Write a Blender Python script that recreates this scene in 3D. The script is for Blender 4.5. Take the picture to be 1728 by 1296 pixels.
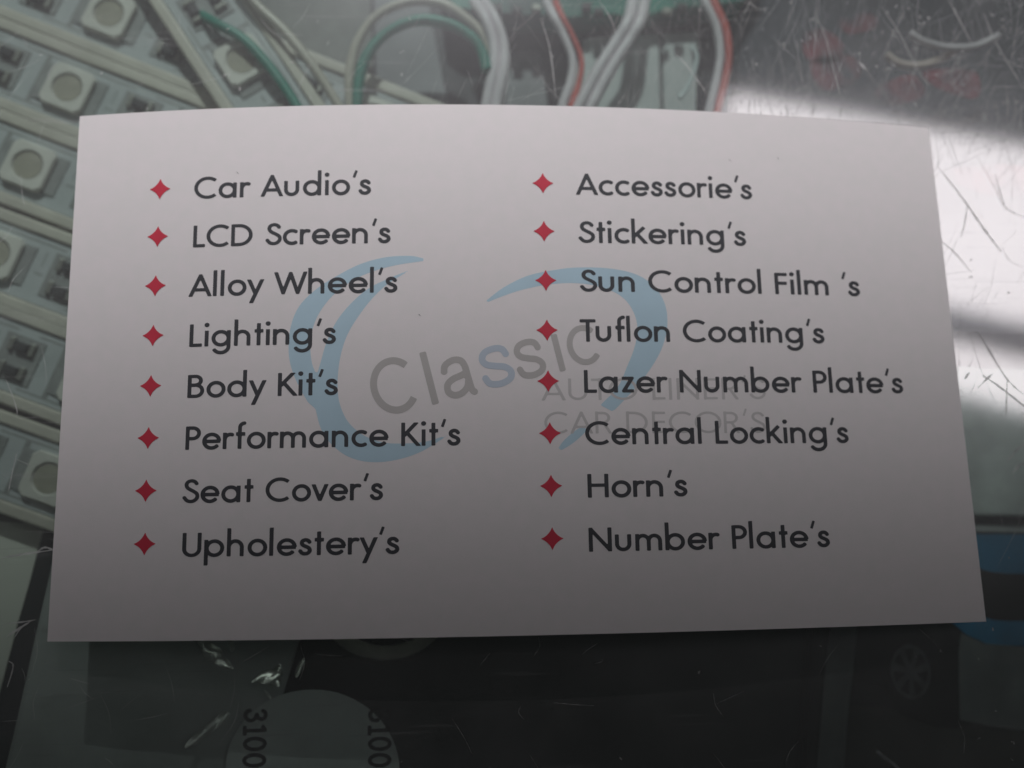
import bpy, bmesh, math, random
import numpy as np
from mathutils import Vector, Matrix, noise
for o in list(bpy.data.objects): bpy.data.objects.remove(o)
random.seed(7)
S = bpy.context.scene
COL = S.collection
# ------------------------------------------------------------------ camera (1 unit = 1 cm)
FPX = 1472.803823
RC = np.array([[0.998832, -0.0156721, 0.0389169], [-0.0096884, -0.9882953, -0.1502151], [0.0408778, 0.1497208, -0.9880274]])
CC = np.array([3.9927538, 1.0802732, 8.5089902])
cam_d = bpy.data.cameras.new('camera'); cam = bpy.data.objects.new('camera', cam_d); COL.objects.link(cam)
m = Matrix.Identity(4)
for r in range(3):
    m[r][0] = RC[0][r]; m[r][1] = -RC[1][r]; m[r][2] = -RC[2][r]; m[r][3] = CC[r]
cam.matrix_world = m
cam_d.sensor_width = 36; cam_d.lens = 36 * FPX / 1728; cam_d.clip_start = 0.1; cam_d.clip_end = 2000
cam_d.dof.use_dof = True; cam_d.dof.focus_distance = 8.22; cam_d.dof.aperture_fstop = 0.001 * cam_d.lens / 0.25
S.camera = cam
S.render.resolution_x = 1024; S.render.resolution_y = 768
S.view_settings.view_transform = 'Standard'; S.view_settings.look = 'None'
S.view_settings.exposure = 0; S.view_settings.gamma = 1
# ------------------------------------------------------------------ room light
w = bpy.data.worlds.new('World'); S.world = w; w.use_nodes = True
bg = w.node_tree.nodes['Background']; bg.inputs[0].default_value = (0.92, 1.0, 0.98, 1); bg.inputs[1].default_value = 0.012
def spot(name, loc, aim, energy, size, radius, color, blend=1.0):
    d = bpy.data.lights.new(name, 'SPOT'); d.energy = energy; d.spot_size = math.radians(size); d.spot_blend = blend
    d.shadow_soft_size = radius; d.color = color
    o = bpy.data.objects.new(name, d); COL.objects.link(o); o.location = loc
    o.rotation_euler = (Vector(aim) - Vector(loc)).to_track_quat('-Z', 'Y').to_euler()
    return o
sp = spot('card_gradient_spot', (-1, 122, 96), (3.5, 9.1, 0), 1080000, 4.38, 1.6, (1.0, 0.965, 0.975)); sp.scale = (3, 1, 1)  # added spot; its soft cone edge stands in for the phone's shade on the card
# ------------------------------------------------------------------ helpers
GLASS_TOP = -0.245; GLASS_BOT = -0.72
def at(px, py, z):
    """point where the line of sight through a pixel of the photograph meets the level z"""
    d = RC.T @ np.array([(px - 864) / FPX, (py - 648) / FPX, 1.0]); t = (z - CC[2]) / d[2]
    p = CC + d * t
    return Vector((p[0], p[1], z))
def rgb(c):
    return (*c, 1) if len(c) == 3 else c
def mat(name, color, rough=0.6, spec=0.4, metal=0.0, var=0.0, vscale=4.0, bump=0.0, bscale=40.0, color2=None, alpha=None):
    M = bpy.data.materials.new(name); M.use_nodes = True; nt = M.node_tree; b = nt.nodes['Principled BSDF']
    b.inputs['Base Color'].default_value = rgb(color); b.inputs['Roughness'].default_value = rough
    b.inputs['Specular IOR Level'].default_value = spec; b.inputs['Metallic'].default_value = metal
    tc = nt.nodes.new('ShaderNodeTexCoord')
    if var > 0 or color2:
        n = nt.nodes.new('ShaderNodeTexNoise'); n.inputs['Scale'].default_value = vscale; n.inputs['Detail'].default_value = 6
        nt.links.new(tc.outputs['Object'], n.inputs['Vector'])
        rmp = nt.nodes.new('ShaderNodeValToRGB'); rmp.color_ramp.elements[0].position = .35; rmp.color_ramp.elements[1].position = .68
        c2 = color2 or tuple(max(0, c * (1 - var)) for c in color)
        rmp.color_ramp.elements[0].color = rgb(c2); rmp.color_ramp.elements[1].color = rgb(color)
        nt.links.new(n.outputs['Fac'], rmp.inputs[0]); nt.links.new(rmp.outputs[0], b.inputs['Base Color'])
    if bump > 0:
        n2 = nt.nodes.new('ShaderNodeTexNoise'); n2.inputs['Scale'].default_value = bscale; n2.inputs['Detail'].default_value = 5
        nt.links.new(tc.outputs['Object'], n2.inputs['Vector'])
        bp = nt.nodes.new('ShaderNodeBump'); bp.inputs['Strength'].default_value = bump; bp.inputs['Distance'].default_value = 0.02
        nt.links.new(n2.outputs['Fac'], bp.inputs['Height']); nt.links.new(bp.outputs[0], b.inputs['Normal'])
    if alpha is not None: b.inputs['Alpha'].default_value = alpha
    return M
def link(name, verts, faces, material, parent=None, smooth=False, local=False):
    me = bpy.data.meshes.new(name)
    off = Vector((0, 0, 0)) if (parent is None or local) else parent.location
    me.from_pydata([tuple(Vector(v) - off) for v in verts], [], faces); me.update()
    if smooth:
        for p in me.polygons: p.use_smooth = True
    me.materials.append(material)
    o = bpy.data.objects.new(name, me); COL.objects.link(o)
    if parent: o.parent = parent
    return o
def thing(name, label, cat, loc=(0, 0, 0), group=None):
    o = bpy.data.objects.new(name, None); COL.objects.link(o); o.location = loc; o.empty_display_size = .3
    o['label'] = label; o['category'] = cat
    if group: o['group'] = group
    return o
def tag(o, label, cat, group=None):
    o['label'] = label; o['category'] = cat
    if group: o['group'] = group
    return o
def bevel_box(name, size, loc, material, parent, bev=0.02, seg=2, rot=0, local=False):
    bm = bmesh.new(); bmesh.ops.create_cube(bm, size=1)
    for v in bm.verts: v.co = Vector((v.co.x * size[0], v.co.y * size[1], v.co.z * size[2]))
    if bev > 0: bmesh.ops.bevel(bm, geom=list(bm.edges), offset=bev, segments=seg, affect='EDGES', profile=.5)
    R = Matrix.Rotation(rot, 4, 'Z')
    for v in bm.verts: v.co = R @ v.co + Vector(loc)
    bm.verts.index_update()
    o = link(name, [v.co.copy() for v in bm.verts], [[v.index for v in f.verts] for f in bm.faces], material, parent, local=local)
    bm.free(); return o
def spline(pts, n=10):
    P = [Vector(p) for p in pts]; P = [P[0] * 2 - P[1]] + P + [P[-1] * 2 - P[-2]]; out = []
    for i in range(1, len(P) - 2):
        for k in range(n):
            t = k / n; a, b, c, d = P[i - 1], P[i], P[i + 1], P[i + 2]
            out.append(.5 * ((2 * b) + (c - a) * t + (2 * a - 5 * b + 4 * c - d) * t * t + (3 * b - 3 * c + d - a) * t ** 3))
    out.append(P[-2]); return out
def tube(pts, rx, rz=None, seg=12, n=8, wob=0.0):
    """tube of oval section along a smooth line; rx across, rz up"""
    rz = rz or rx; C = spline(pts, n); V = []; F = []
    for i, c in enumerate(C):
        t = (C[min(i + 1, len(C) - 1)] - C[max(i - 1, 0)]).normalized()
        s = t.cross(Vector((0, 0, 1))).normalized(); u = s.cross(t)
        k = 1 + wob * noise.noise(c * 1.7)
        for j in range(seg):
            a = 2 * math.pi * j / seg
            V.append(c + s * math.cos(a) * rx * k + u * math.sin(a) * rz * k)
    for i in range(len(C) - 1):
        for j in range(seg):
            F.append((i * seg + j, i * seg + (j + 1) % seg, (i + 1) * seg + (j + 1) % seg, (i + 1) * seg + j))
    F.append(tuple(range(seg))[::-1]); F.append(tuple((len(C) - 1) * seg + j for j in range(seg)))
    return V, F
def prism(poly, z0, z1):
    """solid from an outline given as xy points"""
    n = len(poly); V = [Vector((p[0], p[1], z1)) for p in poly] + [Vector((p[0], p[1], z0)) for p in poly]
    F = [tuple(range(n)), tuple(range(2 * n - 1, n - 1, -1))] + [(i, i + n, (i + 1) % n + n, (i + 1) % n) for i in range(n)]
    a = sum(poly[i][0] * poly[(i + 1) % n][1] - poly[(i + 1) % n][0] * poly[i][1] for i in range(n))
    if a < 0: F = [f[::-1] for f in F]
    return V, F
def pxpoly(pts, z): return [tuple(at(x, y, z)[:2]) for x, y in pts]
# ------------------------------------------------------------------ distance field -> flat mesh (lettering)
def field_mesh(fn, x0, y0, x1, y1, h):
    nx = int(math.ceil((x1 - x0) / h)) + 1; ny = int(math.ceil((y1 - y0) / h)) + 1
    X, Y = np.meshgrid(x0 + np.arange(nx) * h, y0 + np.arange(ny) * h, indexing='ij')
    D = fn(X, Y); D = np.where(np.abs(D) < 1e-6, 1e-6, D)
    ids = {}; V = []; F = []
    def vid(key, p):
        if key not in ids: ids[key] = len(V); V.append(p)
        return ids[key]
    I = D < 0
    cells = np.argwhere(I[:-1, :-1] | I[1:, :-1] | I[:-1, 1:] | I[1:, 1:])
    for i, j in cells:
        cs = [(i, j), (i + 1, j), (i + 1, j + 1), (i, j + 1)]; f = []
        for k in range(4):
            a = cs[k]; b = cs[(k + 1) % 4]; da = D[a]; db = D[b]
            if da < 0: f.append(vid(('v', a), (X[a], Y[a])))
            if (da < 0) != (db < 0):
                t = da / (da - db); key = ('e', min(a, b), max(a, b))
                f.append(vid(key, (X[a] + (X[b] - X[a]) * t, Y[a] + (Y[b] - Y[a]) * t)))
        if len(f) >= 3: F.append(tuple(f))
    return V, F
def poly_dist(X, Y, P, w):
    best = np.full(X.shape, 1e9); P = np.array(P, float); n = len(P) - 1
    for k in range(n):
        a = P[k]; b = P[k + 1]; d = b - a; L = math.hypot(*d)
        if L < 1e-9: continue
        d = d / L; tx = (X - a[0]) * d[0] + (Y - a[1]) * d[1]; s = np.abs(-(X - a[0]) * d[1] + (Y - a[1]) * d[0])
        tc = np.clip(tx, 0, L)
        e = np.hypot(X - (a[0] + d[0] * tc), Y - (a[1] + d[1] * tc)) - w / 2
        if k == 0: e = np.where(tx < 0, np.maximum(s - w / 2, -tx), e)
        if k == n - 1: e = np.where(tx > L, np.maximum(s - w / 2, tx - L), e)
        # butt ends: keep the inside from bulging past the cut
        if k == 0: e = np.maximum(e, np.where(tx < L, -tx, -1e9))
        if k == n - 1: e = np.maximum(e, np.where(tx > 0, tx - L, -1e9))
        best = np.minimum(best, e)
    return best
def in_poly(X, Y, P):
    """signed distance to a closed outline, negative inside"""
    P = np.array(P, float); n = len(P); d = np.full(X.shape, 1e9); inside = np.zeros(X.shape, bool)
    for k in range(n):
        a = P[k]; b = P[(k + 1) % n]; e = b - a; L2 = (e ** 2).sum() + 1e-12
        t = np.clip(((X - a[0]) * e[0] + (Y - a[1]) * e[1]) / L2, 0, 1)
        d = np.minimum(d, np.hypot(X - a[0] - e[0] * t, Y - a[1] - e[1] * t))
        c = ((a[1] > Y) != (b[1] > Y)) & (X < (b[0] - a[0]) * (Y - a[1]) / (b[1] - a[1] + 1e-15) + a[0])
        inside ^= c
    return np.where(inside, -d, d)
def arc(cx, cy, rx, ry, a0, a1, n=None):
    n = n or max(6, int(abs(a1 - a0) / 9))
    return [(cx + rx * math.cos(math.radians(a0 + (a1 - a0) * k / n)), cy + ry * math.sin(math.radians(a0 + (a1 - a0) * k / n))) for k in range(n + 1)]
def sp2(pts): return [tuple(p[:2]) for p in spline([(x, y, 0) for x, y in pts], 6)]
T = .0675
ring = lambda cx: arc(cx, .33, .27, .275, 0, 360, 40)
GL = {
 'a': (.78, [ring(.34), [(.62, 0), (.62, .66)]]), 'b': (.76, [[(.07, 0), (.07, 1.1)], ring(.36)]),
 'c': (.60, [arc(.34, .33, .275, .275, 50, 310)]), 'd': (.78, [ring(.34), [(.62, 0), (.62, 1.1)]]),
 'e': (.72, [arc(.345, .33, .275, .275, 0, 322), [(.08, .325), (.66, .325)]]),
 'f': (.38, [[(.16, 0), (.16, .86)] + arc(.33, .86, .17, .175, 180, 85), [(.02, .6), (.36, .6)]]),
 'g': (.78, [ring(.34), [(.62, .66), (.62, -.02)] + arc(.345, -.02, .275, .25, 0, -155)]),
 'h': (.68, [[(.07, 0), (.07, 1.1)], [(.07, .36)] + arc(.295, .36, .225, .235, 180, 0) + [(.52, 0)]]),
 'i': (.24, [[(.09, 0), (.09, .66)]]), 'k': (.60, [[(.07, 0), (.07, 1.1)], [(.08, .30), (.48, .72)], [(.2, .44), (.58, -.06)]], (-9, 9)),
 'l': (.24, [[(.08, 0), (.08, 1.1)]]),
 'm': (1.02, [[(.07, 0), (.07, .66)], [(.07, .38)] + arc(.27, .38, .20, .215, 180, 0) + [(.47, 0)], [(.47, .38)] + arc(.67, .38, .20, .215, 180, 0) + [(.87, 0)]]),
 'n': (.68, [[(.07, 0), (.07, .66)], [(.07, .36)] + arc(.295, .36, .225, .235, 180, 0) + [(.52, 0)]]),
 'o': (.72, [ring(.35)]), 'p': (.76, [[(.07, -.34), (.07, .66)], ring(.36)]),
 'r': (.42, [[(.07, 0), (.07, .66)], [(.07, .34)] + arc(.27, .37, .20, .22, 180, 62)]),
 's': (.50, [sp2([(.385, .50), (.315, .58), (.215, .597), (.125, .545), (.115, .445), (.185, .375), (.285, .325), (.37, .26), (.385, .16), (.31, .08), (.21, .062), (.115, .095), (.05, .185)])]),
 't': (.38, [[(.17, 0), (.17, .92)], [(.02, .6), (.34, .6)]]),
 'u': (.68, [[(.07, .66), (.07, .28)] + arc(.285, .28, .215, .215, 180, 360) + [(.50, .66)]]),
 'v': (.54, [[(.0, .72), (.255, .04), (.51, .72)]]), 'y': (.56, [[(.0, .72), (.265, .06)], [(.53, .72), (.11, -.36)]]),
 'z': (.52, [[(.03, .6), (.40, .6), (.09, .065), (.46, .065)]]),
 'A': (.80, [[(.0, -.05), (.375, .95), (.75, -.05)], [(.14, .30), (.61, .30)]]),
 'B': (.64, [[(.07, 0), (.07, 1)], [(.07, 1 - T), (.28, 1 - T)] + arc(.28, .745, .19, .1875, 90, -90) + [(.07, .545)], [(.07, .545), (.30, .545)] + arc(.30, .306, .23, .24, 90, -90) + [(.07, T)]]),
 'C': (.88, [arc(.49, .5, .445, .445, 48, 312)]),
 'D': (.88, [[(.07, 0), (.07, 1)], [(.07, 1 - T), (.30, 1 - T)] + arc(.30, .5, .44, .4325, 90, -90) + [(.07, T)]]),
 'E': (.58, [[(.07, 0), (.07, 1)], [(.07, 1 - T), (.5, 1 - T)], [(.07, .52), (.48, .52)], [(.07, T), (.5, T)]]),
 'F': (.54, [[(.07, 0), (.07, 1)], [(.07, 1 - T), (.48, 1 - T)], [(.07, .52), (.46, .52)]]),
 'H': (.78, [[(.07, 0), (.07, 1)], [(.65, 0), (.65, 1)], [(.07, .52), (.65, .52)]]),
 'I': (.24, [[(.09, 0), (.09, 1)]]),
 'K': (.68, [[(.07, 0), (.07, 1)], [(.08, .42), (.60, 1.07)], [(.2, .58), (.68, -.07)]]),
 'L': (.50, [[(.07, 0), (.07, 1)], [(.07, T), (.46, T)]]),
 'N': (.88, [[(.07, 0), (.07, 1)], [(.07, .94), (.73, .06)], [(.73, 0), (.73, 1)]]),
 'O': (1.0, [arc(.49, .5, .44, .445, 0, 360, 48)]),
 'P': (.58, [[(.07, 0), (.07, 1)], [(.07, 1 - T), (.26, 1 - T)] + arc(.26, .705, .225, .2275, 90, -90) + [(.07, .4775)]]),
 'R': (.64, [[(.07, 0), (.07, 1)], [(.07, 1 - T), (.28, 1 - T)] + arc(.28, .715, .22, .2175, 90, -90) + [(.07, .4975)], [(.3, .5), (.58, -.05)]]),
 'S': (.62, [sp2([(.51, .80), (.43, .90), (.31, .935), (.18, .885), (.13, .765), (.17, .645), (.28, .56), (.41, .48), (.52, .375), (.53, .23), (.44, .11), (.30, .065), (.16, .11), (.05, .25)])]),
 'T': (.54, [[(.0, 1 - T), (.58, 1 - T)], [(.29, 0), (.29, 1)]]),
 'U': (.74, [[(.07, 1), (.07, .33)] + arc(.335, .33, .265, .265, 180, 360) + [(.60, 1)]]),
 'W': (1.15, [[(.0, 1.06), (.29, .06), (.55, .94), (.81, .06), (1.10, 1.06)]]),
 "'": (.235, [[(.175, 1.13), (.075, .80)]]), ' ': (.36, []),
 '3': (.6, [sp2([(.07, .80), (.13, .9), (.27, .94), (.40, .88), (.44, .75), (.38, .62), (.24, .55), (.40, .49), (.49, .36), (.47, .18), (.34, .08), (.2, .07), (.08, .15), (.04, .27)])]),
 '1': (.5, [[(.07, .78), (.28, .96)], [(.28, 0), (.28, 1)], [(.06, .05), (.5, .05)]]), '0': (.66, [arc(.31, .5, .24, .435, 0, 360, 36)]),
}
CLIP = {'A': (0, 1), 'K': (0, 1), 'W': (0, 1), 'N': (0, 1), 'R': (0, 1), 'k': (0, 1.1), 'v': (0, .66), 'y': (-.34, .66), 'z': (0, .66)}
_gc = {}
def glyph(ch, wd=.14, h=.03):
    k = (ch, wd, h)
    if k in _gc: return _gc[k]
    adv, strokes = GL[ch][0], GL[ch][1]
    def fn(X, Y):
        D = np.full(X.shape, 1e9)
        for s in strokes: D = np.minimum(D, poly_dist(X, Y, s, wd * (.72 if ch == "'" else 1)))
        if ch == 'i': D = np.minimum(D, np.hypot(X - .09, Y - .90) - .092)
        if ch in CLIP: D = np.maximum(D, np.maximum(CLIP[ch][0] - Y, Y - CLIP[ch][1]))
        return D
    _gc[k] = ([], []) if not strokes else field_mesh(fn, -.12, -.46, adv + .16, 1.22, h)
    return _gc[k]
def word_mesh(text, wd=.14, h=.03, track=.02):
    """flat lettering, left edge of the ink at 0, returned with its ink width"""
    V = []; F = []; x = 0
    for ch in text:
        gv, gf = glyph(ch, wd, h); b = len(V)
        V += [(p[0] + x, p[1]) for p in gv]; F += [tuple(i + b for i in f) for f in gf]
        x += GL[ch][0] + track
    lo = min(p[0] for p in V); hi = max(p[0] for p in V)
    return [(p[0] - lo, p[1]) for p in V], F, hi - lo
def words(text, wd, track):
    """the words of a line, each a mesh of its own, at their places along the line"""
    x = 0; lo = None; out = []
    for word in text.split(' '):
        V = []; F = []
        for ch in word:
            gv, gf = glyph(ch, wd, .03); b = len(V)
            ys = 1.06 if ch.islower() else 1.0
            V += [(p[0] + x, p[1] * ys) for p in gv]; F += [tuple(i + b for i in f) for f in gf]
            x += GL[ch][0] + track
        x += GL[' '][0] + track
        if lo is None: lo = min(p[0] for p in V)
        out.append((word, [(p[0] - lo, p[1]) for p in V], F))
    return out
# ------------------------------------------------------------------ counter
def glass_material():
    M = bpy.data.materials.new('scratched_glass'); M.use_nodes = True; nt = M.node_tree; N = nt.nodes; L = nt.links
    N.remove(N['Principled BSDF']); out = N['Material Output']
    tr = N.new('ShaderNodeBsdfTransparent'); tr.inputs[0].default_value = (.875, .955, .93, 1)
    gl = N.new('ShaderNodeBsdfGlossy'); gl.inputs['Roughness'].default_value = .06; gl.inputs[0].default_value = (1, .98, .985, 1)
    gr = N.new('ShaderNodeBsdfGlossy'); gr.inputs['Roughness'].default_value = .24; gr.inputs[0].default_value = (.95, .95, 1, 1)
    df = N.new('ShaderNodeBsdfDiffuse'); df.inputs[0].default_value = (.62, .62, .63, 1)
    tc = N.new('ShaderNodeTexCoord')
    # fine haze: cloudy wipe marks with many hair scratches
    n1 = N.new('ShaderNodeTexNoise'); n1.inputs['Scale'].default_value = .9; n1.inputs['Detail'].default_value = 8; n1.inputs['Roughness'].default_value = .62
    L.new(tc.outputs['Object'], n1.inputs['Vector'])
    acc = None
    for ang, sc, thr, amt in ((68, 5, .70, .07), (112, 7, .71, .07), (82, 11, .70, .05), (35, 6, .725, .05), (98, 4, .72, .07)):
        mp = N.new('ShaderNodeMapping'); mp.inputs['Rotation'].default_value = (0, 0, math.radians(-ang)); mp.inputs['Scale'].default_value = (.55, sc * 3.2, 1)
        mp.inputs['Location'].default_value = (ang, ang * 2, 0)
        L.new(tc.outputs['Object'], mp.inputs['Vector'])
        nn = N.new('ShaderNodeTexNoise'); nn.inputs['Scale'].default_value = 1.0; nn.inputs['Detail'].default_value = 2; nn.inputs['Distortion'].default_value = .35
        L.new(mp.outputs[0], nn.inputs['Vector'])
        mr = N.new('ShaderNodeMapRange'); mr.inputs['From Min'].default_value = thr - .04; mr.inputs['From Max'].default_value = thr + .05; mr.inputs['To Max'].default_value = amt
        L.new(nn.outputs['Fac'], mr.inputs['Value'])
        if acc is None: acc = mr.outputs[0]
        else:
            ad = N.new('ShaderNodeMath'); ad.operation = 'ADD'; L.new(acc, ad.inputs[0]); L.new(mr.outputs[0], ad.inputs[1]); acc = ad.outputs[0]
    hz = N.new('ShaderNodeMapRange'); hz.inputs['From Min'].default_value = .3; hz.inputs['From Max'].default_value = .7; hz.inputs['To Min'].default_value = .045; hz.inputs['To Max'].default_value = .12
    L.new(n1.outputs['Fac'], hz.inputs['Value'])
    ad = N.new('ShaderNodeMath'); ad.operation = 'ADD'; ad.use_clamp = True; L.new(acc, ad.inputs[0]); L.new(hz.outputs[0], ad.inputs[1])
    m1 = N.new('ShaderNodeMixShader'); m1.inputs[0].default_value = .34; L.new(tr.outputs[0], m1.inputs[1]); L.new(gl.outputs[0], m1.inputs[2])
    m2 = N.new('ShaderNodeMixShader'); m2.inputs[0].default_value = .075; L.new(m1.outputs[0], m2.inputs[1]); L.new(gr.outputs[0], m2.inputs[2])
    m3 = N.new('ShaderNodeMixShader'); L.new(ad.outputs[0], m3.inputs[0]); L.new(m2.outputs[0], m3.inputs[1]); L.new(df.outputs[0], m3.inputs[2])
    L.new(m3.outputs[0], out.inputs[0]); return M
M_glass = glass_material()
M_clear = bpy.data.materials.new('clear_glass_underside'); M_clear.use_nodes = True
_n = M_clear.node_tree; _n.nodes.remove(_n.nodes['Principled BSDF']); _t = _n.nodes.new('ShaderNodeBsdfTransparent'); _t.inputs[0].default_value = (.97, .99, .985, 1)
_n.links.new(_t.outputs[0], _n.nodes['Material Output'].inputs[0])
counter = thing('glass_countertop', 'scratched hazy glass countertop that the white card lies on', 'countertop', (4.4, 2.5, GLASS_TOP))
gx0, gx1, gy0, gy1 = -26, 36, -14, 26
gp = link('glass_pane', [(gx0, gy0, GLASS_TOP), (gx1, gy0, GLASS_TOP), (gx1, gy1, GLASS_TOP), (gx0, gy1, GLASS_TOP), (gx0, gy0, GLASS_BOT), (gx1, gy0, GLASS_BOT), (gx1, gy1, GLASS_BOT), (gx0, gy1, GLASS_BOT)],
          [(0, 1, 2, 3), (7, 6, 5, 4), (0, 4, 5, 1), (1, 5, 6, 2), (2, 6, 7, 3), (3, 7, 4, 0)], M_glass, counter)
gp.data.materials.append(M_clear)
for i in range(1, 6): gp.data.polygons[i].material_index = 1
# scratches cut in the glass: fine curved ribbons with ragged width
M_scr = mat('scratch_frosting', (.66, .66, .66), .9, .1, var=.35, vscale=9, alpha=.65)
def scratches():
    V = []; F = []
    def one(P, wd):
        C = spline([(x, y, 0) for x, y in P], 8); b = len(V); n = len(C)
        for i, c in enumerate(C):
            t = (C[min(i + 1, n - 1)] - C[max(i - 1, 0)]).normalized(); s = Vector((-t.y, t.x, 0))
            k = wd * (.25 + .75 * math.sin(math.pi * min(1, max(0, (i + .3) / n)))) * (.6 + .8 * random.random()) / 2
            z = GLASS_TOP + .0025 + .0004 * (len(V) % 7)
            V.append((c.x + s.x * k, c.y + s.y * k, z)); V.append((c.x - s.x * k, c.y - s.y * k, z))
        for i in range(n - 1): F.append((b + 2 * i, b + 2 * i + 1, b + 2 * i + 3, b + 2 * i + 2))
    def px(P, wd): one([tuple(at(x, y, GLASS_TOP)[:2]) for x, y in P], wd)
    # the long ones one can point to
    px([(1585, 283), (1625, 335), (1660, 385), (1690, 425)], .020); px([(1633, 345), (1628, 378), (1622, 400)], .012)
    px([(1645, 258), (1670, 300), (1690, 340), (1698, 355)], .004); px([(1680, 295), (1690, 330), (1700, 352), (1728, 366)], .011)
    px([(1690, 415), (1705, 440), (1730, 452)], .004); px([(1580, 400), (1610, 425), (1640, 460)], .010)
    px([(1632, 565), (1650, 562), (1668, 590), (1700, 640), (1730, 668)], .016); px([(1658, 633), (1690, 655), (1735, 690)], .018)
    px([(1650, 655), (1665, 640), (1676, 630)], .016); px([(1628, 640), (1636, 628)], .02); px([(1700, 640), (1698, 700)], .01)
    px([(1698, 780), (1715, 760), (1735, 745)], .02); px([(1708, 800), (1720, 785), (1735, 782)], .02)
    px([(912, 30), (925, 70), (932, 110), (938, 165)], .012); px([(1140, 90), (1160, 112), (1180, 140), (1200, 170)], .010)
    px([(0, 942), (40, 935), (90, 928)], .018); px([(60, 934), (75, 924), (95, 930)], .02)
    px([(0, 1054), (35, 1050), (60, 1046)], .014); px([(10, 1075), (30, 1062), (52, 1048)], .02); px([(25, 1075), (35, 1060), (48, 1052)], .014)
    px([(14, 1115), (22, 1125), (12, 1160)], .012); px([(405, 1120), (430, 1105), (455, 1090)], .008)
    px([(1265, 195), (1264, 178), (1266, 168)], .01); px([(1330, 200), (1329, 190), (1325, 178)], .01); px([(1370, 196), (1375, 180)], .01); px([(1418, 198), (1420, 180)], .012)
    px([(1488, 10), (1520, 60), (1550, 120), (1568, 145)], .009); px([(1375, 20), (1395, 70), (1410, 130), (1425, 180)], .009)
    px([(1600, 0), (1620, 35), (1638, 70)], .010); px([(1660, 20), (1680, 70), (1728, 150)], .009); px([(1450, 105), (1462, 118)], .022)
    px([(1010, 0), (1030, 30), (1040, 60)], .010); px([(10, 640), (28, 690), (26, 705)], .008); px([(28, 765), (20, 800), (14, 830)], .012)
    for _ in range(900):      # fan of hair scratches, densest to the upper right
        u = random.random() ** .5; x = 560 + u * 1240; y = random.uniform(-60, 260)
        if random.random() < .10: x = random.uniform(1570, 1780); y = random.uniform(230, 860)
        a = math.radians(random.choice([random.gauss(66, 9), random.gauss(110, 10), random.gauss(92, 7), random.gauss(120, 8), random.uniform(0, 180)]))
        l = 12 + 130 * random.random() ** 2.2; c = random.gauss(0, .035)
        px([(x, y), (x + math.cos(a) * l / 2 + c * l, y + math.sin(a) * l / 2), (x + math.cos(a) * l, y + math.sin(a) * l)], random.uniform(.001, .0032))
    for _ in range(70):
        x, y = random.choice([(random.uniform(0, 600), random.uniform(0, 200)), (random.uniform(-20, 90), random.uniform(200, 1296)), (random.uniform(100, 1728), random.uniform(1060, 1296))])
        a = random.uniform(0, math.pi); l = random.uniform(15, 80)
        px([(x, y), (x + math.cos(a) * l / 2 + random.gauss(0, 4), y + math.sin(a) * l / 2), (x + math.cos(a) * l, y + math.sin(a) * l)], random.uniform(.002, .005))
    for _ in range(260):      # nicks and specks of grit
        x = random.uniform(1180, 1760) if random.random() < .6 else random.uniform(-20, 1760)
        y = random.uniform(-20, 240) if random.random() < .7 else random.uniform(240, 1300)
        a = random.uniform(0, math.pi); l = random.uniform(2, 7)
        px([(x, y), (x + math.cos(a) * l, y + math.sin(a) * l)], random.uniform(.006, .016))
    o = link('scratches', V, F, M_scr, counter); o['kind'] = 'stuff'
scratches()
# shelf of the cabinet, under everything
shelf = link('shelf_board', [(-26, -14, -2.6), (36, -14, -2.6), (36, 26, -2.6), (-26, 26, -2.6), (-26, -14, -3.2), (36, -14, -3.2), (36, 26, -3.2), (-26, 26, -3.2)],
     [(0, 1, 2, 3), (7, 6, 5, 4), (0, 4, 5, 1), (1, 5, 6, 2), (2, 6, 7, 3), (3, 7, 4, 0)], mat('shelf_grey', (.16, .17, .17), .5, .4, var=.3, vscale=.6))
shelf['kind'] = 'structure'
# ------------------------------------------------------------------ the ceiling light mirrored in the glass
def emis(name, col, strength):
    M = bpy.data.materials.new(name); M.use_nodes = True; b = M.node_tree.nodes['Principled BSDF']
    b.inputs['Base Color'].default_value = (.8, .8, .8, 1); b.inputs['Emission Color'].default_value = rgb(col); b.inputs['Emission Strength'].default_value = strength
    return M
HL = 150.0
M_dif = emis('lit_diffuser', (1.0, .955, .97), 2.45)
lamp = thing('ceiling_light', 'bright two-panel ceiling light mirrored white in the glass right of the card', 'ceiling light', (85, 52, HL))
def quad(name, pts, z0, z1, m, par):
    V, F = prism(pts, z0, z1); return link(name, V, F, m, par)
quad('diffuser', [(54, 82.5), (122, 69.5), (118, 34.0), (50.5, 50.5)], HL, HL + 1, M_dif, lamp)
quad('diffuser', [(50, 43.6), (117, 26.8), (116, 17.0), (49, 36.0)], HL, HL + 1, M_dif, lamp)
quad('housing', [(49, 86), (128, 71), (122, 12), (44, 33)], HL + 1.2, HL + 6, mat('housing_white', (.30, .31, .36), .4), lamp)
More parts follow.
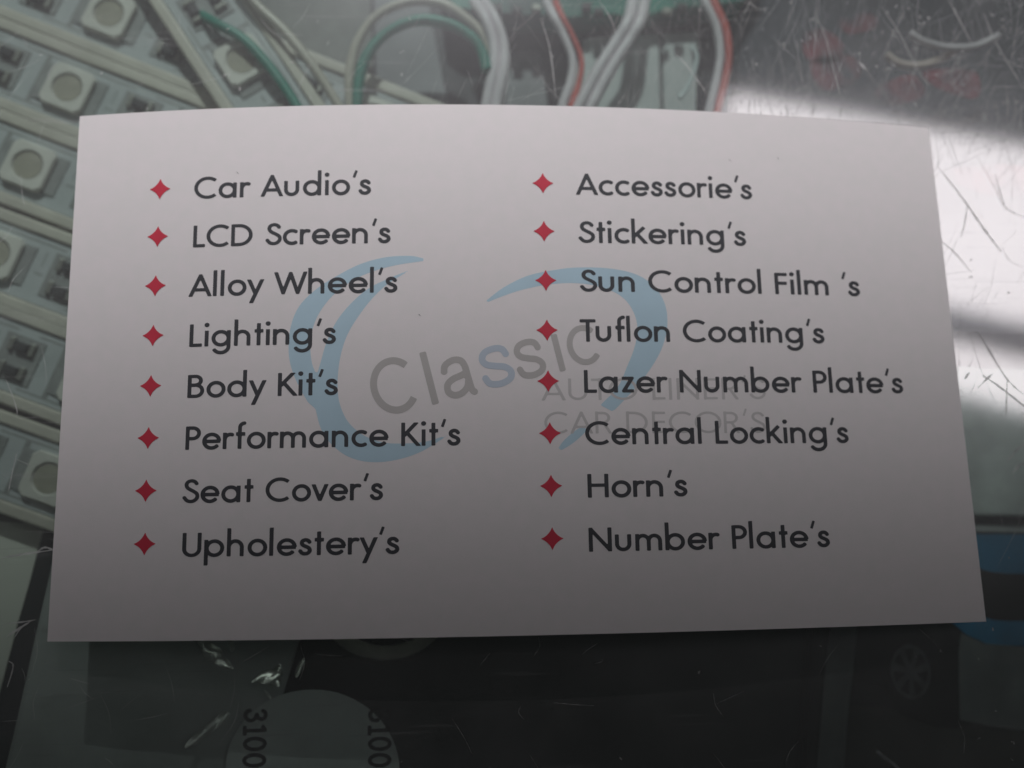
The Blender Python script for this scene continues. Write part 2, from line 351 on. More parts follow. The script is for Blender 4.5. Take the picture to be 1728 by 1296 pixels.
# ------------------------------------------------------------------ business card
W, H = 8.9, 5.160221
def bend(u, v): return .3347053 * 4 * u * (1 - u) * (1 - .1211431 * (u - .5) + .2557296 * (v - .5)) - .2067007 * u * v
def cpt(x, y, e): return (x, y, bend(x / W, y / H) + e)
def card_xy(px, py):
    z = 0.1
    for _ in range(8):
        p = at(px, py, z); z = bend(p.x / W, p.y / H)
    return p.x, p.y
card = thing('business_card', 'white business card with red star bullets and car service list, lying on the glass', 'business card', (W / 2, 0, 0))
def card_material():
    M = mat('matt_card_stock', (.800, .762, .778), .55, .35, color2=(.775, .752, .758), vscale=7, bump=.07, bscale=110); return M
M_card = card_material()
def make_sheet():
    nx, ny = 72, 42; V = []; F = []; th = .032
    rc = .0
    for s in (0, -th):
        for j in range(ny + 1):
            for i in range(nx + 1): V.append(cpt(W * i / nx, H * j / ny, s))
    n = (nx + 1) * (ny + 1); I = lambda i, j, k=0: k * n + j * (nx + 1) + i
    for j in range(ny):
        for i in range(nx):
            F.append((I(i, j), I(i + 1, j), I(i + 1, j + 1), I(i, j + 1))); F.append((I(i, j, 1), I(i, j + 1, 1), I(i + 1, j + 1, 1), I(i + 1, j, 1)))
    for i in range(nx): F.append((I(i, 0), I(i, 0, 1), I(i + 1, 0, 1), I(i + 1, 0))); F.append((I(i, ny), I(i + 1, ny), I(i + 1, ny, 1), I(i, ny, 1)))
    for j in range(ny): F.append((I(0, j), I(0, j + 1), I(0, j + 1, 1), I(0, j, 1))); F.append((I(nx, j), I(nx, j, 1), I(nx, j + 1, 1), I(nx, j + 1)))
    return link('card_sheet', V, F, M_card, card, smooth=False)
make_sheet()
M_ink = mat('charcoal_ink', (.066, .069, .078), .6, .3, var=.1, vscale=6)
M_red = mat('red_ink', (.62, .050, .085), .6, .3, var=.08, vscale=6)
M_blue = mat('pale_blue_ink', (.49, .665, .775), .6, .3, var=.05, vscale=3)
M_gray = mat('grey_ink', (.50, .485, .48), .6, .3, var=.05, vscale=3)
M_lgray = mat('light_grey_ink', (.57, .555, .56), .6, .3, var=.05, vscale=3)
M_lblue = mat('grey_blue_ink', (.50, .57, .66), .6, .3)
LINES = ["Car Audio's", "LCD Screen's", "Alloy Wheel's", "Lighting's", "Body Kit's", "Performance Kit's", "Seat Cover's", "Upholestery's",
         "Accessorie's", "Stickering's", "Sun Control Film 's", "Tuflon Coating's", "Lazer Number Plate's", "Central Locking's", "Horn's", "Number Plate's"]
MEAS = [(327, 335, 626, 329.5), (325.3, 417, 659, 411), (317.8, 500.4, 670.5, 493.7), (319, 584.8, 566.7, 580), (315.7, 670.5, 570, 666), (312.3, 758.4, 777, 750), (307.3, 849, 646.3, 842.4), (306.6, 940.7, 673.8, 932.3),
        (972, 329.7, 1269.6, 335.3), (976.5, 411.3, 1259.5, 413.4), (979, 492.2, 1452, 499), (979, 577.3, 1392, 578.3), (986, 663, 1525, 663.8), (988, 750.3, 1433, 748.8), (992, 840, 1160.6, 838.5), (994, 930.6, 1401.5, 925.9)]
CAP = .221
for i, (t, q) in enumerate(zip(LINES, MEAS)):
    a = card_xy(q[0], q[1]); b = card_xy(q[2], q[3])
    wd = word_mesh(t, .142, .03, .03)[2]
    y0 = H * (.8191 - (i % 8) * .0963); y0 = .5 * y0 + .25 * (a[1] + b[1])
    sx = (b[0] - a[0]) / wd
    for word, V, F in words(t, .142, .03):
        o = link('printed_word', [cpt(a[0] + p[0] * sx, y0 + p[1] * CAP, .0022) for p in V], F, M_ink, card)
        o['label'] = 'charcoal printed word ' + word
BUL = [(270, 319), (266, 399), (262, 482), (258, 566), (254, 651), (250, 739), (246, 828), (244, 918), (916, 309), (918, 390), (921, 473), (923, 557), (925, 643), (928, 731), (930, 820), (932, 909)]
def star(X, Y):
    X = np.abs(X); Y = np.abs(Y); R = .118   # four-pointed star: outside of four circles
    k = 1.45 * R; r = math.hypot(k - .35 * R, k - .35 * R)
    return np.maximum(r - np.hypot(X - k, Y - k), np.maximum(X, Y) - R * .995) if False else np.maximum((X ** .66 + Y ** .66) - R ** .66, X + Y - R)
SV, SF = field_mesh(star, -.125, -.125, .125, .125, .0085)
for i, q in enumerate(BUL):
    x, y = card_xy(*q)
    link('star_bullet', [cpt(x + p[0], y + p[1], .0032) for p in SV], SF, M_red, card)
# watermark sweeps
Z5 = lambda P: [(440 + x / 3.086, 400 + y / 3.086) for x, y in P]
Z6 = lambda P: [(800 + x / 2.274, 420 + y / 2.274) for x, y in P]
def smooth_closed(P, n=5):
    Q = [P[-1]] + P + [P[0], P[1]]; s = spline([(x, y, 0) for x, y in Q], n); return [tuple(p[:2]) for p in s[n:-n - 1]]
def sweep(segs, name, m, e):
    out = []
    for sg in segs:
        s = spline([(x, y, 0) for x, y in sg], 5); out += [tuple(p[:2]) for p in s]
    P = [card_xy(*p) for p in out]
    xs = [p[0] for p in P]; ys = [p[1] for p in P]
    V, F = field_mesh(lambda X, Y: in_poly(X, Y, P), min(xs) - .05, min(ys) - .05, max(xs) + .05, max(ys) + .05, .018)
    return link(name, [cpt(p[0], p[1], e) for p in V], F, m, card)
o = sweep([Z5([(850, 112), (780, 98), (650, 105), (520, 140), (400, 200), (290, 270), (200, 360), (155, 470), (145, 600), (165, 700), (205, 790), (245, 860)]),
       Z5([(285, 895), (310, 990), (350, 1060), (430, 1130), (520, 1165), (620, 1172), (730, 1155), (830, 1120), (900, 1080), (970, 1035)]),
       Z5([(960, 1035), (860, 1065), (750, 1075), (640, 1070), (540, 1035), (470, 980), (430, 920), (405, 840), (400, 740), (415, 620), (450, 510), (510, 410), (580, 320), (660, 245), (768, 178)]),
       Z5([(762, 176), (680, 210), (570, 262), (480, 335), (400, 430), (345, 540), (315, 640), (296, 705)]),
       Z5([(284, 705), (265, 650), (258, 560), (275, 460), (320, 370), (390, 290), (480, 225), (580, 180), (700, 147), (848, 124)])], 'watermark_sweep', M_blue, .0006)
o['label'] = 'large pale blue double crescent behind the left column'
o = sweep([Z6([(45, 200), (110, 150), (200, 105), (300, 82), (400, 71), (520, 75), (620, 97), (690, 142), (732, 210), (742, 290), (725, 370), (690, 440), (640, 510), (600, 555), (540, 618)]),
       Z6([(528, 622), (486, 600)]), Z6([(490, 594), (552, 530), (588, 450), (618, 370), (626, 290), (600, 220), (550, 172), (470, 142), (380, 131), (280, 137), (180, 158), (100, 185), (48, 206)])], 'watermark_sweep', M_blue, .0006)
o['label'] = 'pale blue hooked crescent behind the right column'
o = sweep([Z6([(432, 688), (425, 705), (380, 745), (335, 773)]), Z6([(324, 764), (345, 735), (385, 700), (410, 684)])], 'watermark_sweep', M_blue, .0006)
o['label'] = 'small pale blue tail of the crescent'
# watermark name, letters rising to the right
PXC = 173.0
def wletter(strokes, cx, cy, hpx, wpx, ang, wd, m, name='watermark_letter'):
    """strokes in a unit box, centred on a photograph point, turned by ang"""
    c = card_xy(cx, cy); sy = hpx / PXC; sx = wpx / PXC; ca, sa = math.cos(math.radians(ang)), math.sin(math.radians(ang))
    st = [[((x - .5) * sx, (y - .5) * sy) for x, y in s] for s in strokes]; w2 = wd / PXC
    V, F = field_mesh(lambda X, Y: np.minimum.reduce([poly_dist(X, Y, s, w2) for s in st]), -sx / 2 - .06, -sy / 2 - .06, sx / 2 + .06, sy / 2 + .06, .014)
    return link(name, [cpt(c[0] + p[0] * ca - p[1] * sa, c[1] + p[0] * sa + p[1] * ca, .0014) for p in V], F, m, card)
def ins(h, w, wd): return wd / 2 / w, wd / 2 / h
def Cst(h, w, wd):
    ix, iy = ins(h, w, wd); return [arc(.5, .5, .5 - ix, .5 - iy, 42, 318)]
def sst(): return [sp2([(.90, .70), (.80, .87), (.55, .925), (.26, .88), (.14, .74), (.22, .60), (.48, .51), (.74, .44), (.90, .31), (.86, .16), (.66, .085), (.42, .075), (.18, .14), (.08, .31)])]
def ast(): return [sp2([(.14, .68), (.22, .85), (.46, .93), (.68, .88), (.76, .72), (.77, .50), (.78, .25), (.80, .10), (.86, .04)]),
                   sp2([(.76, .56), (.60, .52), (.35, .48), (.16, .38), (.13, .20), (.27, .09), (.48, .09), (.68, .2), (.76, .36)])]
wletter(Cst(96, 80, 13), 666, 650, 96, 82, 14, 11.5, M_gray)
wletter([[(.5, 0), (.5, 1)]], 724, 638, 90, 20, 14, 11.5, M_gray)
wletter(ast(), 773, 636, 68, 58, 14, 11, M_gray)
wletter(sst(), 837, 618, 70, 54, 14, 11, M_lblue)
wletter(sst(), 893, 605, 66, 48, 13, 10.5, M_gray)
wletter([[(.5, 0), (.5, 1)]], 942, 595, 64, 20, 13, 10.5, M_gray)
wletter(Cst(68, 58, 11), 986, 582, 70, 60, 12, 10, M_gray)
for t, q in (("AUTO LINER'S", (914, 676, 1293, 674)), ("CAR DECOR'S", (919, 732, 1293, 731))):
    a = card_xy(q[0], q[1]); b = card_xy(q[2], q[3]); wd = word_mesh(t, .105, .03, .05)[2]; sx = (b[0] - a[0]) / wd
    for word, V, F in words(t, .105, .05):
        o = link('watermark_caption', [cpt(a[0] + p[0] * sx, a[1] + (b[1] - a[1]) * p[0] / wd + p[1] * .212, .0010) for p in V], F, M_lgray, card)
        o['label'] = 'faint grey printed word ' + word
# small dark flecks on the card
fl = []; ff = []
for x, y in ((401, 292), (1232, 271), (708, 532), (1313, 268)):
    c = card_xy(x, y); b = len(fl)
    fl += [cpt(c[0] - .012, c[1] + .012, .004), cpt(c[0] - .002, c[1] + .010, .004), cpt(c[0] + .012, c[1] - .012, .004)]; ff.append((b, b + 2, b + 1))
link('dust_fleck', fl, ff, M_ink, card)['kind'] = 'stuff'
# ------------------------------------------------------------------ LED strips under the glass
M_pcb = mat('white_circuit_board', (.60, .63, .635), .45, .4, var=.12, vscale=2.2)
M_rail = mat('milky_silicone', (.74, .69, .60), .45, .4, var=.14, vscale=3)
M_white = mat('chip_housing_white', (.86, .83, .76), .4, .5, var=.1, vscale=6)
M_lens = mat('yellowish_lens', (.50, .47, .38), .3, .5, var=.15, vscale=8)
M_pad = mat('grey_solder_pad', (.38, .39, .38), .5, .4, metal=.1, var=.2, vscale=7)
M_dark = mat('dark_component', (.05, .055, .055), .4)
M_cop = mat('tinned_contact', (.34, .34, .30), .4, .5, metal=.5)
def make_strip():
    r = thing('led_strip', 'x', 'led strip', (0, 0, 0), 'parallel LED strips under the glass')
    L = 10.02; pit = 1.67; B = lambda n, s, l, m, p, bev=.01: bevel_box(n, s, l, m, p, bev, 2, 0, True)
    B('circuit_board', (L, .745, .03), (L / 2, 0, 0), M_pcb, r, .005)
    for s in (-1, 1):
        bevel_box('sleeve_rail', (L, .138, .070), (L / 2, s * .448, .018), M_rail, r, .03, 3, 0, True)
    c0 = p0 = None
    V = []; F = []
    def rect(x0, y0, x1, y1, z=.0175):
        b = len(V); V.extend([(x0, y0, z), (x1, y0, z), (x1, y1, z), (x0, y1, z)]); F.append((b, b + 1, b + 2, b + 3))
    for k in range(6):
        xa = pit / 2 + k * pit
        rect(xa - .42, -.30, xa - .36, .30); rect(xa - .72, .30, xa + .70, .318); rect(xa - .72, -.318, xa - .1, -.30)
        rect(xa + .46, -.05, xa + .56, -.03); rect(xa + .50, .05, xa + .50 + .012, .22)
    link('printed_trace', V, F, M_pad, r, False, True)
    for k in range(6):
        x = pit / 2 + k * pit
        # housing with a round well
        if k == 0:
            n = 24; R1 = .185; hs = .26; V = []; F = []
            for j in range(n):
                a = 2 * math.pi * (j + .5) / n; c, s = math.cos(a), math.sin(a); q = hs / max(abs(c), abs(s)); q = min(q, hs * 1.36)
                V += [(c * q, s * q, 0), (c * q, s * q, .07), (c * (q - .015), s * (q - .015), .085), (c * R1, s * R1, .085), (c * R1 * .88, s * R1 * .88, .055)]
            for j in range(n):
                a = j * 5; b = ((j + 1) % n) * 5
                for t in range(4): F.append((a + t, b + t, b + t + 1, a + t + 1))
            c0 = link('led_chip', V, F, M_white, r, False, True); c0.location = (x, 0, .016)
            lv = [(R1 * .86 * math.cos(2 * math.pi * j / 20), R1 * .86 * math.sin(2 * math.pi * j / 20), .062) for j in range(20)]
            ln = link('lens', lv, [tuple(range(20))], M_lens, c0, False, True)
            for s in (-1, 1):
                pd = link('contact_pad', [(s * .24, -.23, .004), (s * .39, -.23, .004), (s * .39, .23, .004), (s * .24, .23, .004), (s * .24, -.23, .03), (s * .39, -.23, .012), (s * .39, .23, .012), (s * .24, .23, .03)],
                     [(4, 5, 6, 7), (0, 1, 5, 4), (1, 2, 6, 5), (2, 3, 7, 6), (3, 0, 4, 7)], M_pad, c0, False, True)
        else:
            c = c0.copy(); COL.objects.link(c); c.parent = r; c.location = (x, 0, .016)
            for ch in list(c0.children): d = ch.copy(); COL.objects.link(d); d.parent = c
        x += pit / 2
        if k < 5:
            if k == 0:
                p0 = bevel_box('resistor_pad', (.46, .52, .014), (0, 0, 0), M_pad, r, .004, 1, 0, True); p0.location = (x, 0, .022)
                for dy in (-.14, .14):
                    bevel_box('resistor', (.15, .10, .07), (.0, dy, .04), M_dark, p0, .01, 2, 0, True)
                    for s in (-1, 1): bevel_box('contact', (.06, .15, .05), (s * .12, dy, .03), M_cop, p0, .01, 2, 0, True)
            else:
                c = p0.copy(); COL.objects.link(c); c.parent = r; c.location = (x, 0, .022)
                for ch in list(p0.children): d = ch.copy(); COL.objects.link(d); d.parent = c
    return r
def dup(r):
    c = r.copy(); COL.objects.link(c)
    for ch in list(r.children):
        d = ch.copy(); COL.objects.link(d); d.parent = c
        for g in list(ch.children): e = g.copy(); COL.objects.link(e); e.parent = d
    return c
STRIPS = [  # photograph point of one chip, a point further along, chip number, label
    ((185, 25), (385, 105), 1, 'LED strip at the top left corner, its chip nearest the top edge'),
    ((115, 150), (315, 229), 1, 'LED strip with a chip just left of the card upper left corner'),
    ((48, 280), (248, 357), 1, 'LED strip with a chip beside the upper part of the card left edge'),
    ((-8, 428), (192, 503), 1, 'LED strip with a resistor block touching the card left edge, chip cut off by frame'),
    ((-92, 560), (108, 635), 3, 'LED strip showing only a square resistor block, left of the Body Kit line'),
    ((82, 808), (282, 880), 4, 'lowest LED strip, its chip half hidden by the card left edge')]
strip = make_strip()
ZS = -1.16
for i, (a, b, n, lab) in enumerate(STRIPS):
    o = strip if i == 0 else dup(strip)
    A = at(*a, ZS); Bp = at(*b, ZS); ang = math.atan2(Bp.y - A.y, Bp.x - A.x); d = Vector((math.cos(ang), math.sin(ang), 0))
    o.location = A - d * (1.67 / 2 + 1.67 * n); o.location.z = ZS - .05 - .004 * i; o.rotation_euler = (0, 0, ang); o['label'] = lab
o = dup(strip); A = at(410, 105, -.98); Bp = at(470, 195, -.98); ang = math.atan2(Bp.y - A.y, Bp.x - A.x)
o.location = A - Vector((math.cos(ang), math.sin(ang), 0)) * (.835 + 1.67 * 4); o.location.z = -1.0; o.rotation_euler = (0, 0, ang)
o['label'] = 'LED strip lying across the others under the short green wire above the card'
del o['group']
# ------------------------------------------------------------------ wires above the card
M_wire = mat('cream_wire', (.60, .56, .47), .35, .5, var=.15, vscale=4)
M_green = mat('green_wire', (.003, .27, .19), .4, .5, var=.25, vscale=5)
M_wwire = mat('white_wire', (.86, .78, .82), .38, .5, var=.12, vscale=3)
M_redw = mat('red_wire', (.78, .13, .10), .4, .5, var=.2, vscale=4)
def wire(name, pts, r, m, lab=None, cat='wire', par=None, rz=None, z=-.9):
    P = []
    for q in pts:
        zz = q[2] if len(q) > 2 else z
        P.append(at(q[0], q[1], zz))
    V, F = tube(P, r, rz, 14, 10, .16); o = link(name, V, F, m, par, True)
    if lab: tag(o, lab, cat)
    return o
wire('green_wire', [(340, 26, -1.0), (365, 40, -.86), (410, 66), (450, 108), (478, 145), (502, 182), (530, 230)], .062, M_green, 'short thick green wire curving down to the card top edge', z=-.84)
wire('cream_wire', [(395, -40), (430, 5), (482, 55), (530, 115), (572, 180), (600, 240)], .058, M_wire, 'straight cream wire slanting down between the strips and the wire loop', z=-.86)
wire('cream_wire', [(600, 250), (591, 180), (590, 125), (603, 72), (636, 26), (690, 3), (745, 6), (790, 34), (815, 60), (830, 95)], .056, M_wire, 'cream wire bent into a round arch above the card', z=-1.02)
wire('green_wire', [(602, 190), (607, 130), (624, 86), (658, 52), (706, 34), (755, 40), (793, 60), (812, 85), (822, 120)], .064, M_green, 'green wire arching inside the cream wire loop', z=-.93)
wire('cream_wire', [(590, 130, -1.3), (640, 143, -1.3), (690, 166, -1.3), (760, 195, -1.3)], .075, M_rail, 'pale sleeve slanting under the wire loop into the card edge', 'sleeve')
mod = thing('wired_module', 'dark green circuit module at the top edge with white and red wires', 'circuit module', at(980, -10, -1.4))
M_grn = mat('dark_green_board', (.004, .27, .19), .35, .5, color2=(.006, .06, .05), var=.5, vscale=1.6)
poly = pxpoly([(740, -60), (1290, -60), (1250, 8), (1190, 16), (1120, 22), (1080, 38), (1030, 30), (960, 36), (880, 32), (820, 26), (775, 20), (748, 0)], -1.3)
V, F = prism(poly, -1.6, -1.2); link('circuit_board', V, F, M_grn, mod)
for x in (838, 872, 905, 990, 1010, 1125, 1150):
    p = at(x, 10 + (x * 7) % 13, -1.15); bevel_box('solder_point', (.12, .09, .08), p, M_cop if x % 2 else M_dark, mod, .02)
def wpair(name, pts, r, m, off=0, z=-.95, rz=None): return wire(name, [(q[0] + off, q[1]) + tuple(q[2:]) for q in pts], r, m, par=mod, z=z, rz=rz)
rb = [(800, 2, -1.1), (818, 30), (832, 70), (834, 110), (826, 150), (818, 190), (812, 240)]
wpair('white_wire', rb, .062, M_wwire); wpair('white_wire', rb, .062, M_wwire, 17, -.955); 
rb = [(922, 2, -1.1), (934, 28), (950, 58), (966, 100), (962, 140), (948, 180), (935, 230)]
wpair('white_wire', rb, .052, M_wwire); wpair('red_wire', rb, .034, M_redw, 15, -.97)
rb = [(1075, -5, -1.1), (1066, 35), (1046, 70), (1020, 110), (995, 155), (975, 195), (955, 240)]
wpair('white_wire', rb, .070, M_wwire, -6); wpair('white_wire', rb, .066, M_wwire, 15, -.955)
rb = [(1180, -20, -1.0), (1192, 8), (1210, 50), (1215, 95), (1208, 140), (1197, 185), (1188, 240)]
wpair('white_wire', rb, .050, M_wwire); wpair('red_wire', rb, .046, M_redw, 15, -.965)
M_clr = mat('clear_plastic', (.66, .74, .74), .15, .9)
wire('plastic_sliver', [(1166, 78), (1176, 95), (1170, 125), (1158, 150), (1146, 166)], .028, M_clr, 'bent clear plastic sliver beside the rightmost red wire', 'plastic sliver', z=-.9, rz=.015)
# packets and boxes lying below the wires
M_gp = mat('grey_plastic_packet', (.27, .28, .29), .45, .5, var=.25, vscale=1.2)
M_dk = mat('charcoal_plastic', (.035, .040, .043), .4, .4, var=.3, vscale=1.5)
M_pale = mat('pale_grey_card_box', (.64, .67, .66), .6, .3, var=.12, vscale=1.4)
def slab(name, pts, z0, z1, m, lab, cat, par=None):
    V, F = prism(pxpoly(pts, z1), z0, z1); bm = bmesh.new(); vs = [bm.verts.new(v) for v in V]
    for f in F: bm.faces.new([vs[i] for i in f])
    bmesh.ops.bevel(bm, geom=list(bm.edges), offset=.025, segments=2, affect='EDGES'); bm.verts.index_update()
    o = link(name, [v.co.copy() for v in bm.verts], [[v.index for v in f.verts] for f in bm.faces], m, par); bm.free()
    if lab: tag(o, lab, cat)
    return o
slab('grey_box', [(395, -140), (760, -160), (840, 420), (430, 420)], -2.55, -1.75, M_gp, 'mid grey box lying under the wire loop above the card', 'box')
slab('black_pouch', [(700, -120), (1270, -120), (1235, 130), (1225, 420), (900, 420), (760, 200)], -2.5, -1.72, M_dk, 'charcoal pouch under the green module and its wires', 'pouch')
slab('grey_card_piece', [(855, 88), (908, 84), (925, 150), (935, 330), (850, 330)], -1.70, -1.62, M_gp, 'small grey card piece between the white wire pair and the thin red wire', 'card piece')
slab('pale_box', [(985, 62), (1112, 55), (1118, 330), (930, 330)], -1.70, -1.45, M_pale, 'pale grey carton under the broad white wire pair', 'carton')
slab('pale_box', [(1118, 54), (1178, 52), (1172, 330), (1124, 330)], -1.70, -1.47, M_pale, 'narrow pale carton beside the clear plastic sliver', 'carton')
slab('backing_sheet', [(-300, -160), (620, -160), (640, 420), (300, 900), (-300, 860)], -1.5, -1.36, mat('backing_grey', (.30, .31, .29), .6, .3, var=.2), 'grey backing sheet under the rows of LED strips', 'sheet')
# upper right: dark glossy packet with red print and two white wire ends
M_slate = mat('slate_packet', (.085, .085, .105), .35, .5, var=.35, vscale=.7)
pk = thing('slate_packet', 'dark slate packet with red print in the top right corner', 'packet', at(1500, 100, -1.6))
slab('packet_body', [(1238, -160), (1900, -160), (1900, 560), (1250, 560)], -2.5, -1.6, M_slate, None, None, pk)
M_rp = mat('red_print', (.30, .06, .085), .5, .4, color2=(.085, .08, .10), vscale=2.4, var=.3)
for pts in ([(1355, 58), (1395, 50), (1425, 80), (1400, 108), (1362, 96)], [(1370, 100), (1440, 95), (1450, 130), (1390, 150)], [(1560, 120), (1640, 118), (1655, 150), (1640, 165), (1580, 145)],
            [(1480, 150), (1540, 125), (1560, 160), (1500, 175)], [(1600, 285), (1728, 280), (1728, 330), (1640, 320)], [(1420, 30), (1470, 22), (1480, 45), (1430, 55)]):
    P = smooth_closed(pts, 4); V, F = prism(pxpoly(P, -1.58), -1.595, -1.585); link('red_patch', V, F, M_rp, pk)
wire('white_wire_end', [(1535, 55), (1560, 70), (1600, 80), (1645, 78), (1685, 60)], .038, M_wwire, 'upper of two short curled white wire ends in the top right corner', z=-1.0)
wire('white_wire_end', [(1495, 92), (1520, 108), (1558, 110), (1590, 98), (1615, 82)], .045, mat('peach_wire', (.72, .58, .52), .4), 'lower of two curled wire ends, peach tinted at its tip', z=-1.1)
# right edge: grey-green pouch with folds, then blue printed carton
def film(name, pts, z, amp, sc, m, lab, cat, nx=46, ny=46, ridges=()):
    """wrinkled sheet over a quad given in the photograph, with real folds and thickness"""
    q = [at(x, y, z) for x, y in pts]; V = []; F = []
    for s in (0, 1):
        for j in range(ny + 1):
            for i in range(nx + 1):
                u, v = i / nx, j / ny
                p = (q[0] * (1 - u) + q[1] * u) * (1 - v) + (q[3] * (1 - u) + q[2] * u) * v
                h = amp * (noise.noise(Vector((p.x * sc[0], p.y * sc[1], 3.1))) + .5 * noise.noise(Vector((p.x * sc[0] * 2.3, p.y * sc[1] * 2.3, 9.1))))
                V.append((p.x, p.y, z + h - s * .05))
    n = (nx + 1) * (ny + 1); I = lambda i, j, k: k * n + j * (nx + 1) + i
    for j in range(ny):
        for i in range(nx):
            F.append((I(i, j, 0), I(i, j + 1, 0), I(i + 1, j + 1, 0), I(i + 1, j, 0))); F.append((I(i, j, 1), I(i + 1, j, 1), I(i + 1, j + 1, 1), I(i, j + 1, 1)))
    for i in range(nx): F.append((I(i, 0, 0), I(i + 1, 0, 0), I(i + 1, 0, 1), I(i, 0, 1))); F.append((I(i, ny, 0), I(i, ny, 1), I(i + 1, ny, 1), I(i + 1, ny, 0)))
    for j in range(ny): F.append((I(0, j, 0), I(0, j, 1), I(0, j + 1, 1), I(0, j + 1, 0))); F.append((I(nx, j, 0), I(nx, j + 1, 0), I(nx, j + 1, 1), I(nx, j, 1)))
    o = link(name, V, F, m, None, True)
    if lab: tag(o, lab, cat)
    return o
M_gg = mat('grey_green_pouch', (.84, .87, .84), .4, .5, var=.35, vscale=1.6)
film('grey_green_pouch', [(1500, 610), (1900, 640), (1900, 876), (1500, 866)], -1.25, .10, (2.2, .5), M_gg, 'grey green wrinkled pouch at the right edge above the blue carton', 'pouch')
# carton with the photo of a blue car
M_bp = mat('carton_print_dark', (.020, .022, .022), .35, .5, var=.4, vscale=1.2)
box = thing('printed_carton', 'dark carton printed with a blue car and its wheel, lower right under the card', 'carton', at(1560, 1180, -1.7))
slab('carton_body', [(1382, 868), (1950, 878), (1950, 1420), (1350, 1420)], -2.5, -1.36, M_bp, None, None, box)
ZC = -1.355
def pr(name, pts, m, dz, smooth=True, lab=None):
    P = smooth_closed(pts, 5) if smooth else pts
    V, F = prism(pxpoly(P, ZC + dz), ZC + dz - .003, ZC + dz); o = link(name, V, F, m, box)
    if lab: o['label'] = lab
    return o
M_cb = mat('printed_blue', (.015, .26, .50), .35, .5, color2=(.015, .15, .28), var=.3, vscale=.9)
M_cg = mat('printed_grey', (.22, .235, .235), .4, .5, var=.35, vscale=2)
M_ty = mat('printed_black', (.006, .007, .007), .35, .4)
M_rim = mat('printed_rim', (.20, .20, .21), .35, .5, var=.5, vscale=6)
M_stp = mat('printed_white', (.55, .56, .55), .4, .5)
pr('print_band', [(1500, 884), (1950, 890), (1950, 900), (1500, 895)], M_stp, .004, False)
pr('print_car_body', [(1560, 900), (1950, 905), (1950, 1098), (1728, 1090), (1668, 1088), (1630, 1070), (1600, 1045), (1580, 1010)], M_cb, .008, False)
pr('print_car_window', [(1640, 962), (1700, 968), (1950, 975), (1950, 1048), (1800, 1046), (1655, 1040)], M_ty, .014)
pr('print_car_trim', [(1622, 1068), (1660, 1086), (1728, 1092), (1950, 1100), (1950, 1260), (1700, 1230), (1618, 1215), (1614, 1140)], M_cg, .012, False)
pr('print_pole', [(1404, 1040), (1448, 1040), (1438, 1140), (1432, 1195), (1424, 1296), (1410, 1420), (1368, 1420), (1384, 1240), (1394, 1120)], M_cg, .016, False)
pr('print_pavement', [(1430, 1190), (1500, 1195), (1600, 1228), (1800, 1240), (1950, 1260), (1950, 1420), (1415, 1420)], mat('printed_pavement', (.055, .055, .045), .4, .4, var=.3, vscale=2), .004, False)
pr('print_wheel_arch', [(1450, 1045), (1590, 1040), (1618, 1090), (1620, 1230), (1580, 1228), (1520, 1205), (1490, 1160), (1452, 1150)], M_ty, .020, False)
c = at(1535, 1133, ZC); rad = .29
V = []; F = []
n = 40
for k in range(n):
    a = 2 * math.pi * k / n
    for R in (rad, rad * .84): V.append((c.x + R * .78 * math.cos(a), c.y + R * math.sin(a), ZC + .025))
for k in range(n): a = 2 * k; b = 2 * ((k + 1) % n); F.append((a, b, b + 1, a + 1))
for s in range(7):
    a = 2 * math.pi * s / 7 + .2; ux, uy = math.cos(a), math.sin(a); b = len(V)
    for rr, ww in ((.03, .030), (rad * .86, .045)):
        for sg in (-1, 1): V.append((c.x + (ux * rr - uy * ww * sg) * .78, c.y + uy * rr + ux * ww * sg, ZC + .026 + .0006 * s))
    F.append((b, b + 1, b + 3, b + 2))
b = len(V)
for k in range(16): V.append((c.x + .06 * .78 * math.cos(k * math.pi / 8), c.y + .06 * math.sin(k * math.pi / 8), ZC + .033))
F.append(tuple(b + k for k in range(16)))
link('print_wheel', V, F, M_rim, box)
wire('thread_end', [(1480, 1268), (1492, 1278), (1508, 1290), (1520, 1302)], .012, M_wwire, 'short pale thread end near the bottom edge on the car carton', 'thread', z=-1.2)
# ------------------------------------------------------------------ bottom: black carton, round sticker, dark film, cable ring
M_blk = mat('black_gloss_carton', (.014, .024, .022), .28, .5, var=.3, vscale=.8)
slab('black_carton', [(330, 850), (1392, 850), (1372, 1420), (300, 1420)], -2.5, -1.5, M_blk, 'black glossy carton under the lower edge of the card', 'carton')
stk = thing('round_label', 'round pale label printed with digits at the bottom edge below the card', 'label', at(525, 1300, -.80))
M_stk = mat('label_paper', (.80, .82, .80), .6, .3, var=.12, vscale=2)
P = [(527 + 147 * math.cos(2 * math.pi * k / 64), 1302 + 138 * math.sin(2 * math.pi * k / 64)) for k in range(64)]
V, F = prism(pxpoly(P, -.80), -.815, -.80); link('label_disc', V, F, M_stk, stk)
M_dig = mat('black_print', (.008, .008, .009), .5, .3)
def digits(t, px, py, hpx, z):
    V, F, wd = word_mesh(t, .17, .035, .06); c = at(px, py, z); k = hpx / 148.0   # turned a quarter clockwise
    o = link('printed_digits', [(c.x + p[1] * k, c.y - p[0] * k * .95, z) for p in V], F, M_dig, stk); o['label'] = 'black printed digits ' + t
digits('3100', 412, 1196, 34, -.797)
digits('3100', 622, 1196, 34, -.797)
ringo = wire('cable_loop', [(650 + 98 * math.cos(a), 1022 + 80 * math.sin(a), -.84) for a in [math.radians(k * 20) for k in range(0, 350, 1) if k < 18]] + [(748, 1016, -.84)], .068, mat('beige_cable', (.85, .78, .68), .4, .5, var=.15), 'beige cable loop peeking out under the card bottom edge', 'cable')
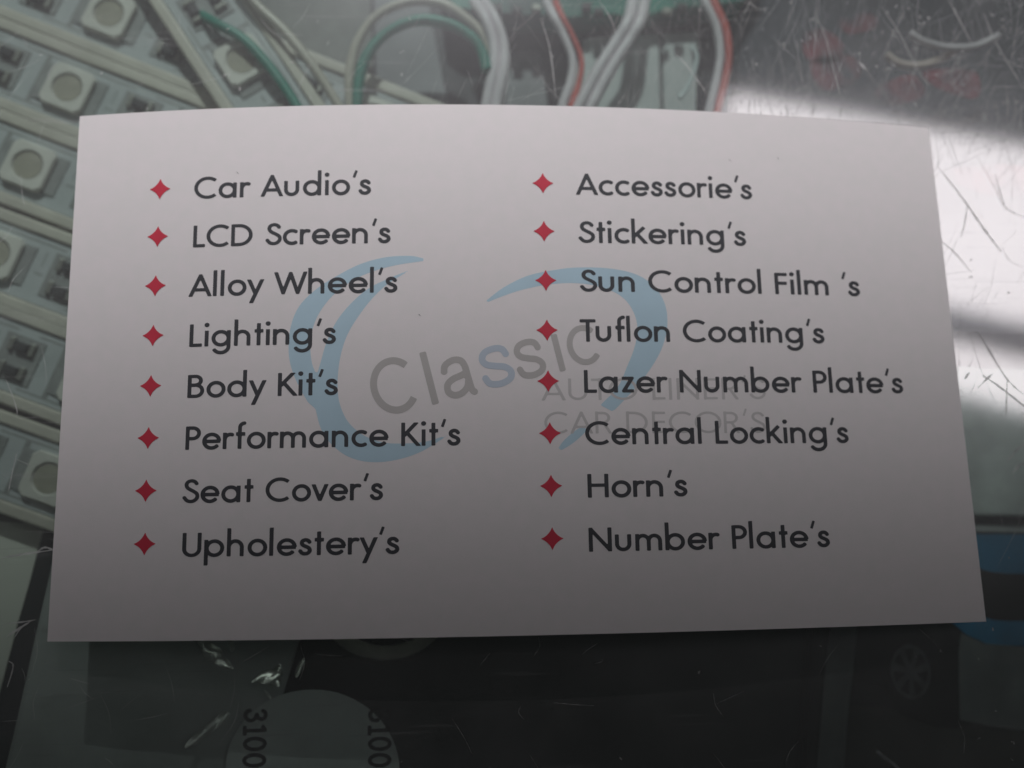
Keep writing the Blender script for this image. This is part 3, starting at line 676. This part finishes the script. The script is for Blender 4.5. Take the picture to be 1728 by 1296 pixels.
# pale panel and black edge strip on the left
M_pl = mat('pale_plastic', (.88, .87, .78), .55, .3, var=.1, vscale=1.0)
slab('pale_sheet', [(-260, 860), (92, 880), (60, 930), (-8, 1215), (-60, 1420), (-260, 1420)], -2.5, -1.42, M_pl, 'pale grey panel at the left edge below the LED strips', 'plastic sheet')
slab('black_edge_strip', [(72, 888), (118, 890), (60, 1080), (22, 1240), (-10, 1420), (-70, 1420), (-12, 1210), (30, 1050)], -2.4, -1.36, M_dk, 'narrow black strip slanting down the left side', 'strip')
M_film = mat('grey_film', (.66, .68, .66), .30, .6, var=.3, vscale=.7)
film('grey_film', [(104, 880), (560, 900), (400, 1420), (-20, 1420)], -.88, .030, (.7, .5), M_film, 'dark grey plastic film at the lower left, with shiny folds', 'film', 50, 50)
# shiny folds in the film: little creases tilted to the light
M_fold = mat('shiny_film_fold', (.95, .95, .86), .26, 1.0, metal=.85)
M_soft = mat('dull_film_fold', (.55, .56, .52), .42, .8, metal=.5)
LP = Vector((86, 58, HL)); CP = Vector(tuple(CC))
def fold(cl, wd, z, name='film_fold', tw=0.0, lab=None):
    """narrow curved crease along a line; its face leans so the ceiling light glints from it"""
    y0 = cl[0][1]; P = [at(x, y, z) for x, y in cl]; C = spline(P, 6); V = []; F = []; n = len(C); c0 = C[n // 2].copy()
    hv = ((LP - c0).normalized() + (CP - c0).normalized()).normalized()
    for c in C: c.z = c0.z - ((c.x - c0.x) * hv.x + (c.y - c0.y) * hv.y) / hv.z
    for i, c in enumerate(C):
        t = (C[min(i + 1, n - 1)] - C[max(i - 1, 0)]).normalized()
        k = wd * math.sin(math.pi * (i + .4) / (n - .2)) ** .8 * (1 + .9 * noise.noise(c * 5)) + .004
        s = t.cross(hv).normalized()
        for j in range(7):
            a = (j / 6 - .5) * 2
            up = hv * (-(a * a) * k * .22) + hv * (.30 * k * noise.noise(c * 9 + Vector((a, 0, 0))))
            V.append(c + s * a * k + up)
    for i in range(n - 1):
        for j in range(6): F.append((i * 7 + j, i * 7 + j + 1, (i + 1) * 7 + j + 1, (i + 1) * 7 + j))
    return link(name, V, F, M_fold if y0 < 1165 else M_soft, None, True)
film_o = [o for o in COL.objects if o.name == 'grey_film'][0]
for cl, wd in (([(322, 1070), (345, 1088), (362, 1104), (378, 1120), (392, 1130)], .055), ([(386, 1080), (392, 1090), (391, 1100)], .03), ([(428, 1148), (445, 1142), (464, 1140), (470, 1128), (472, 1116)], .05),
               ([(455, 1140), (466, 1150), (470, 1158)], .035), ([(322, 1254), (350, 1232), (372, 1214), (396, 1198), (425, 1180)], .05), ([(445, 1165), (455, 1178), (460, 1185)], .02), ([(500, 1142), (506, 1128), (512, 1112)], .018)):
    f = fold(cl, wd * 1.3, -.84); f.parent = film_o
S.cycles.use_denoising = True
S.cycles.transparent_max_bounces = 16
print('things', sum(1 for o in COL.objects if o.parent is None), 'objects', len(COL.objects), 'tris', sum(len(o.data.polygons) for o in COL.objects if o.type == 'MESH') * 2)
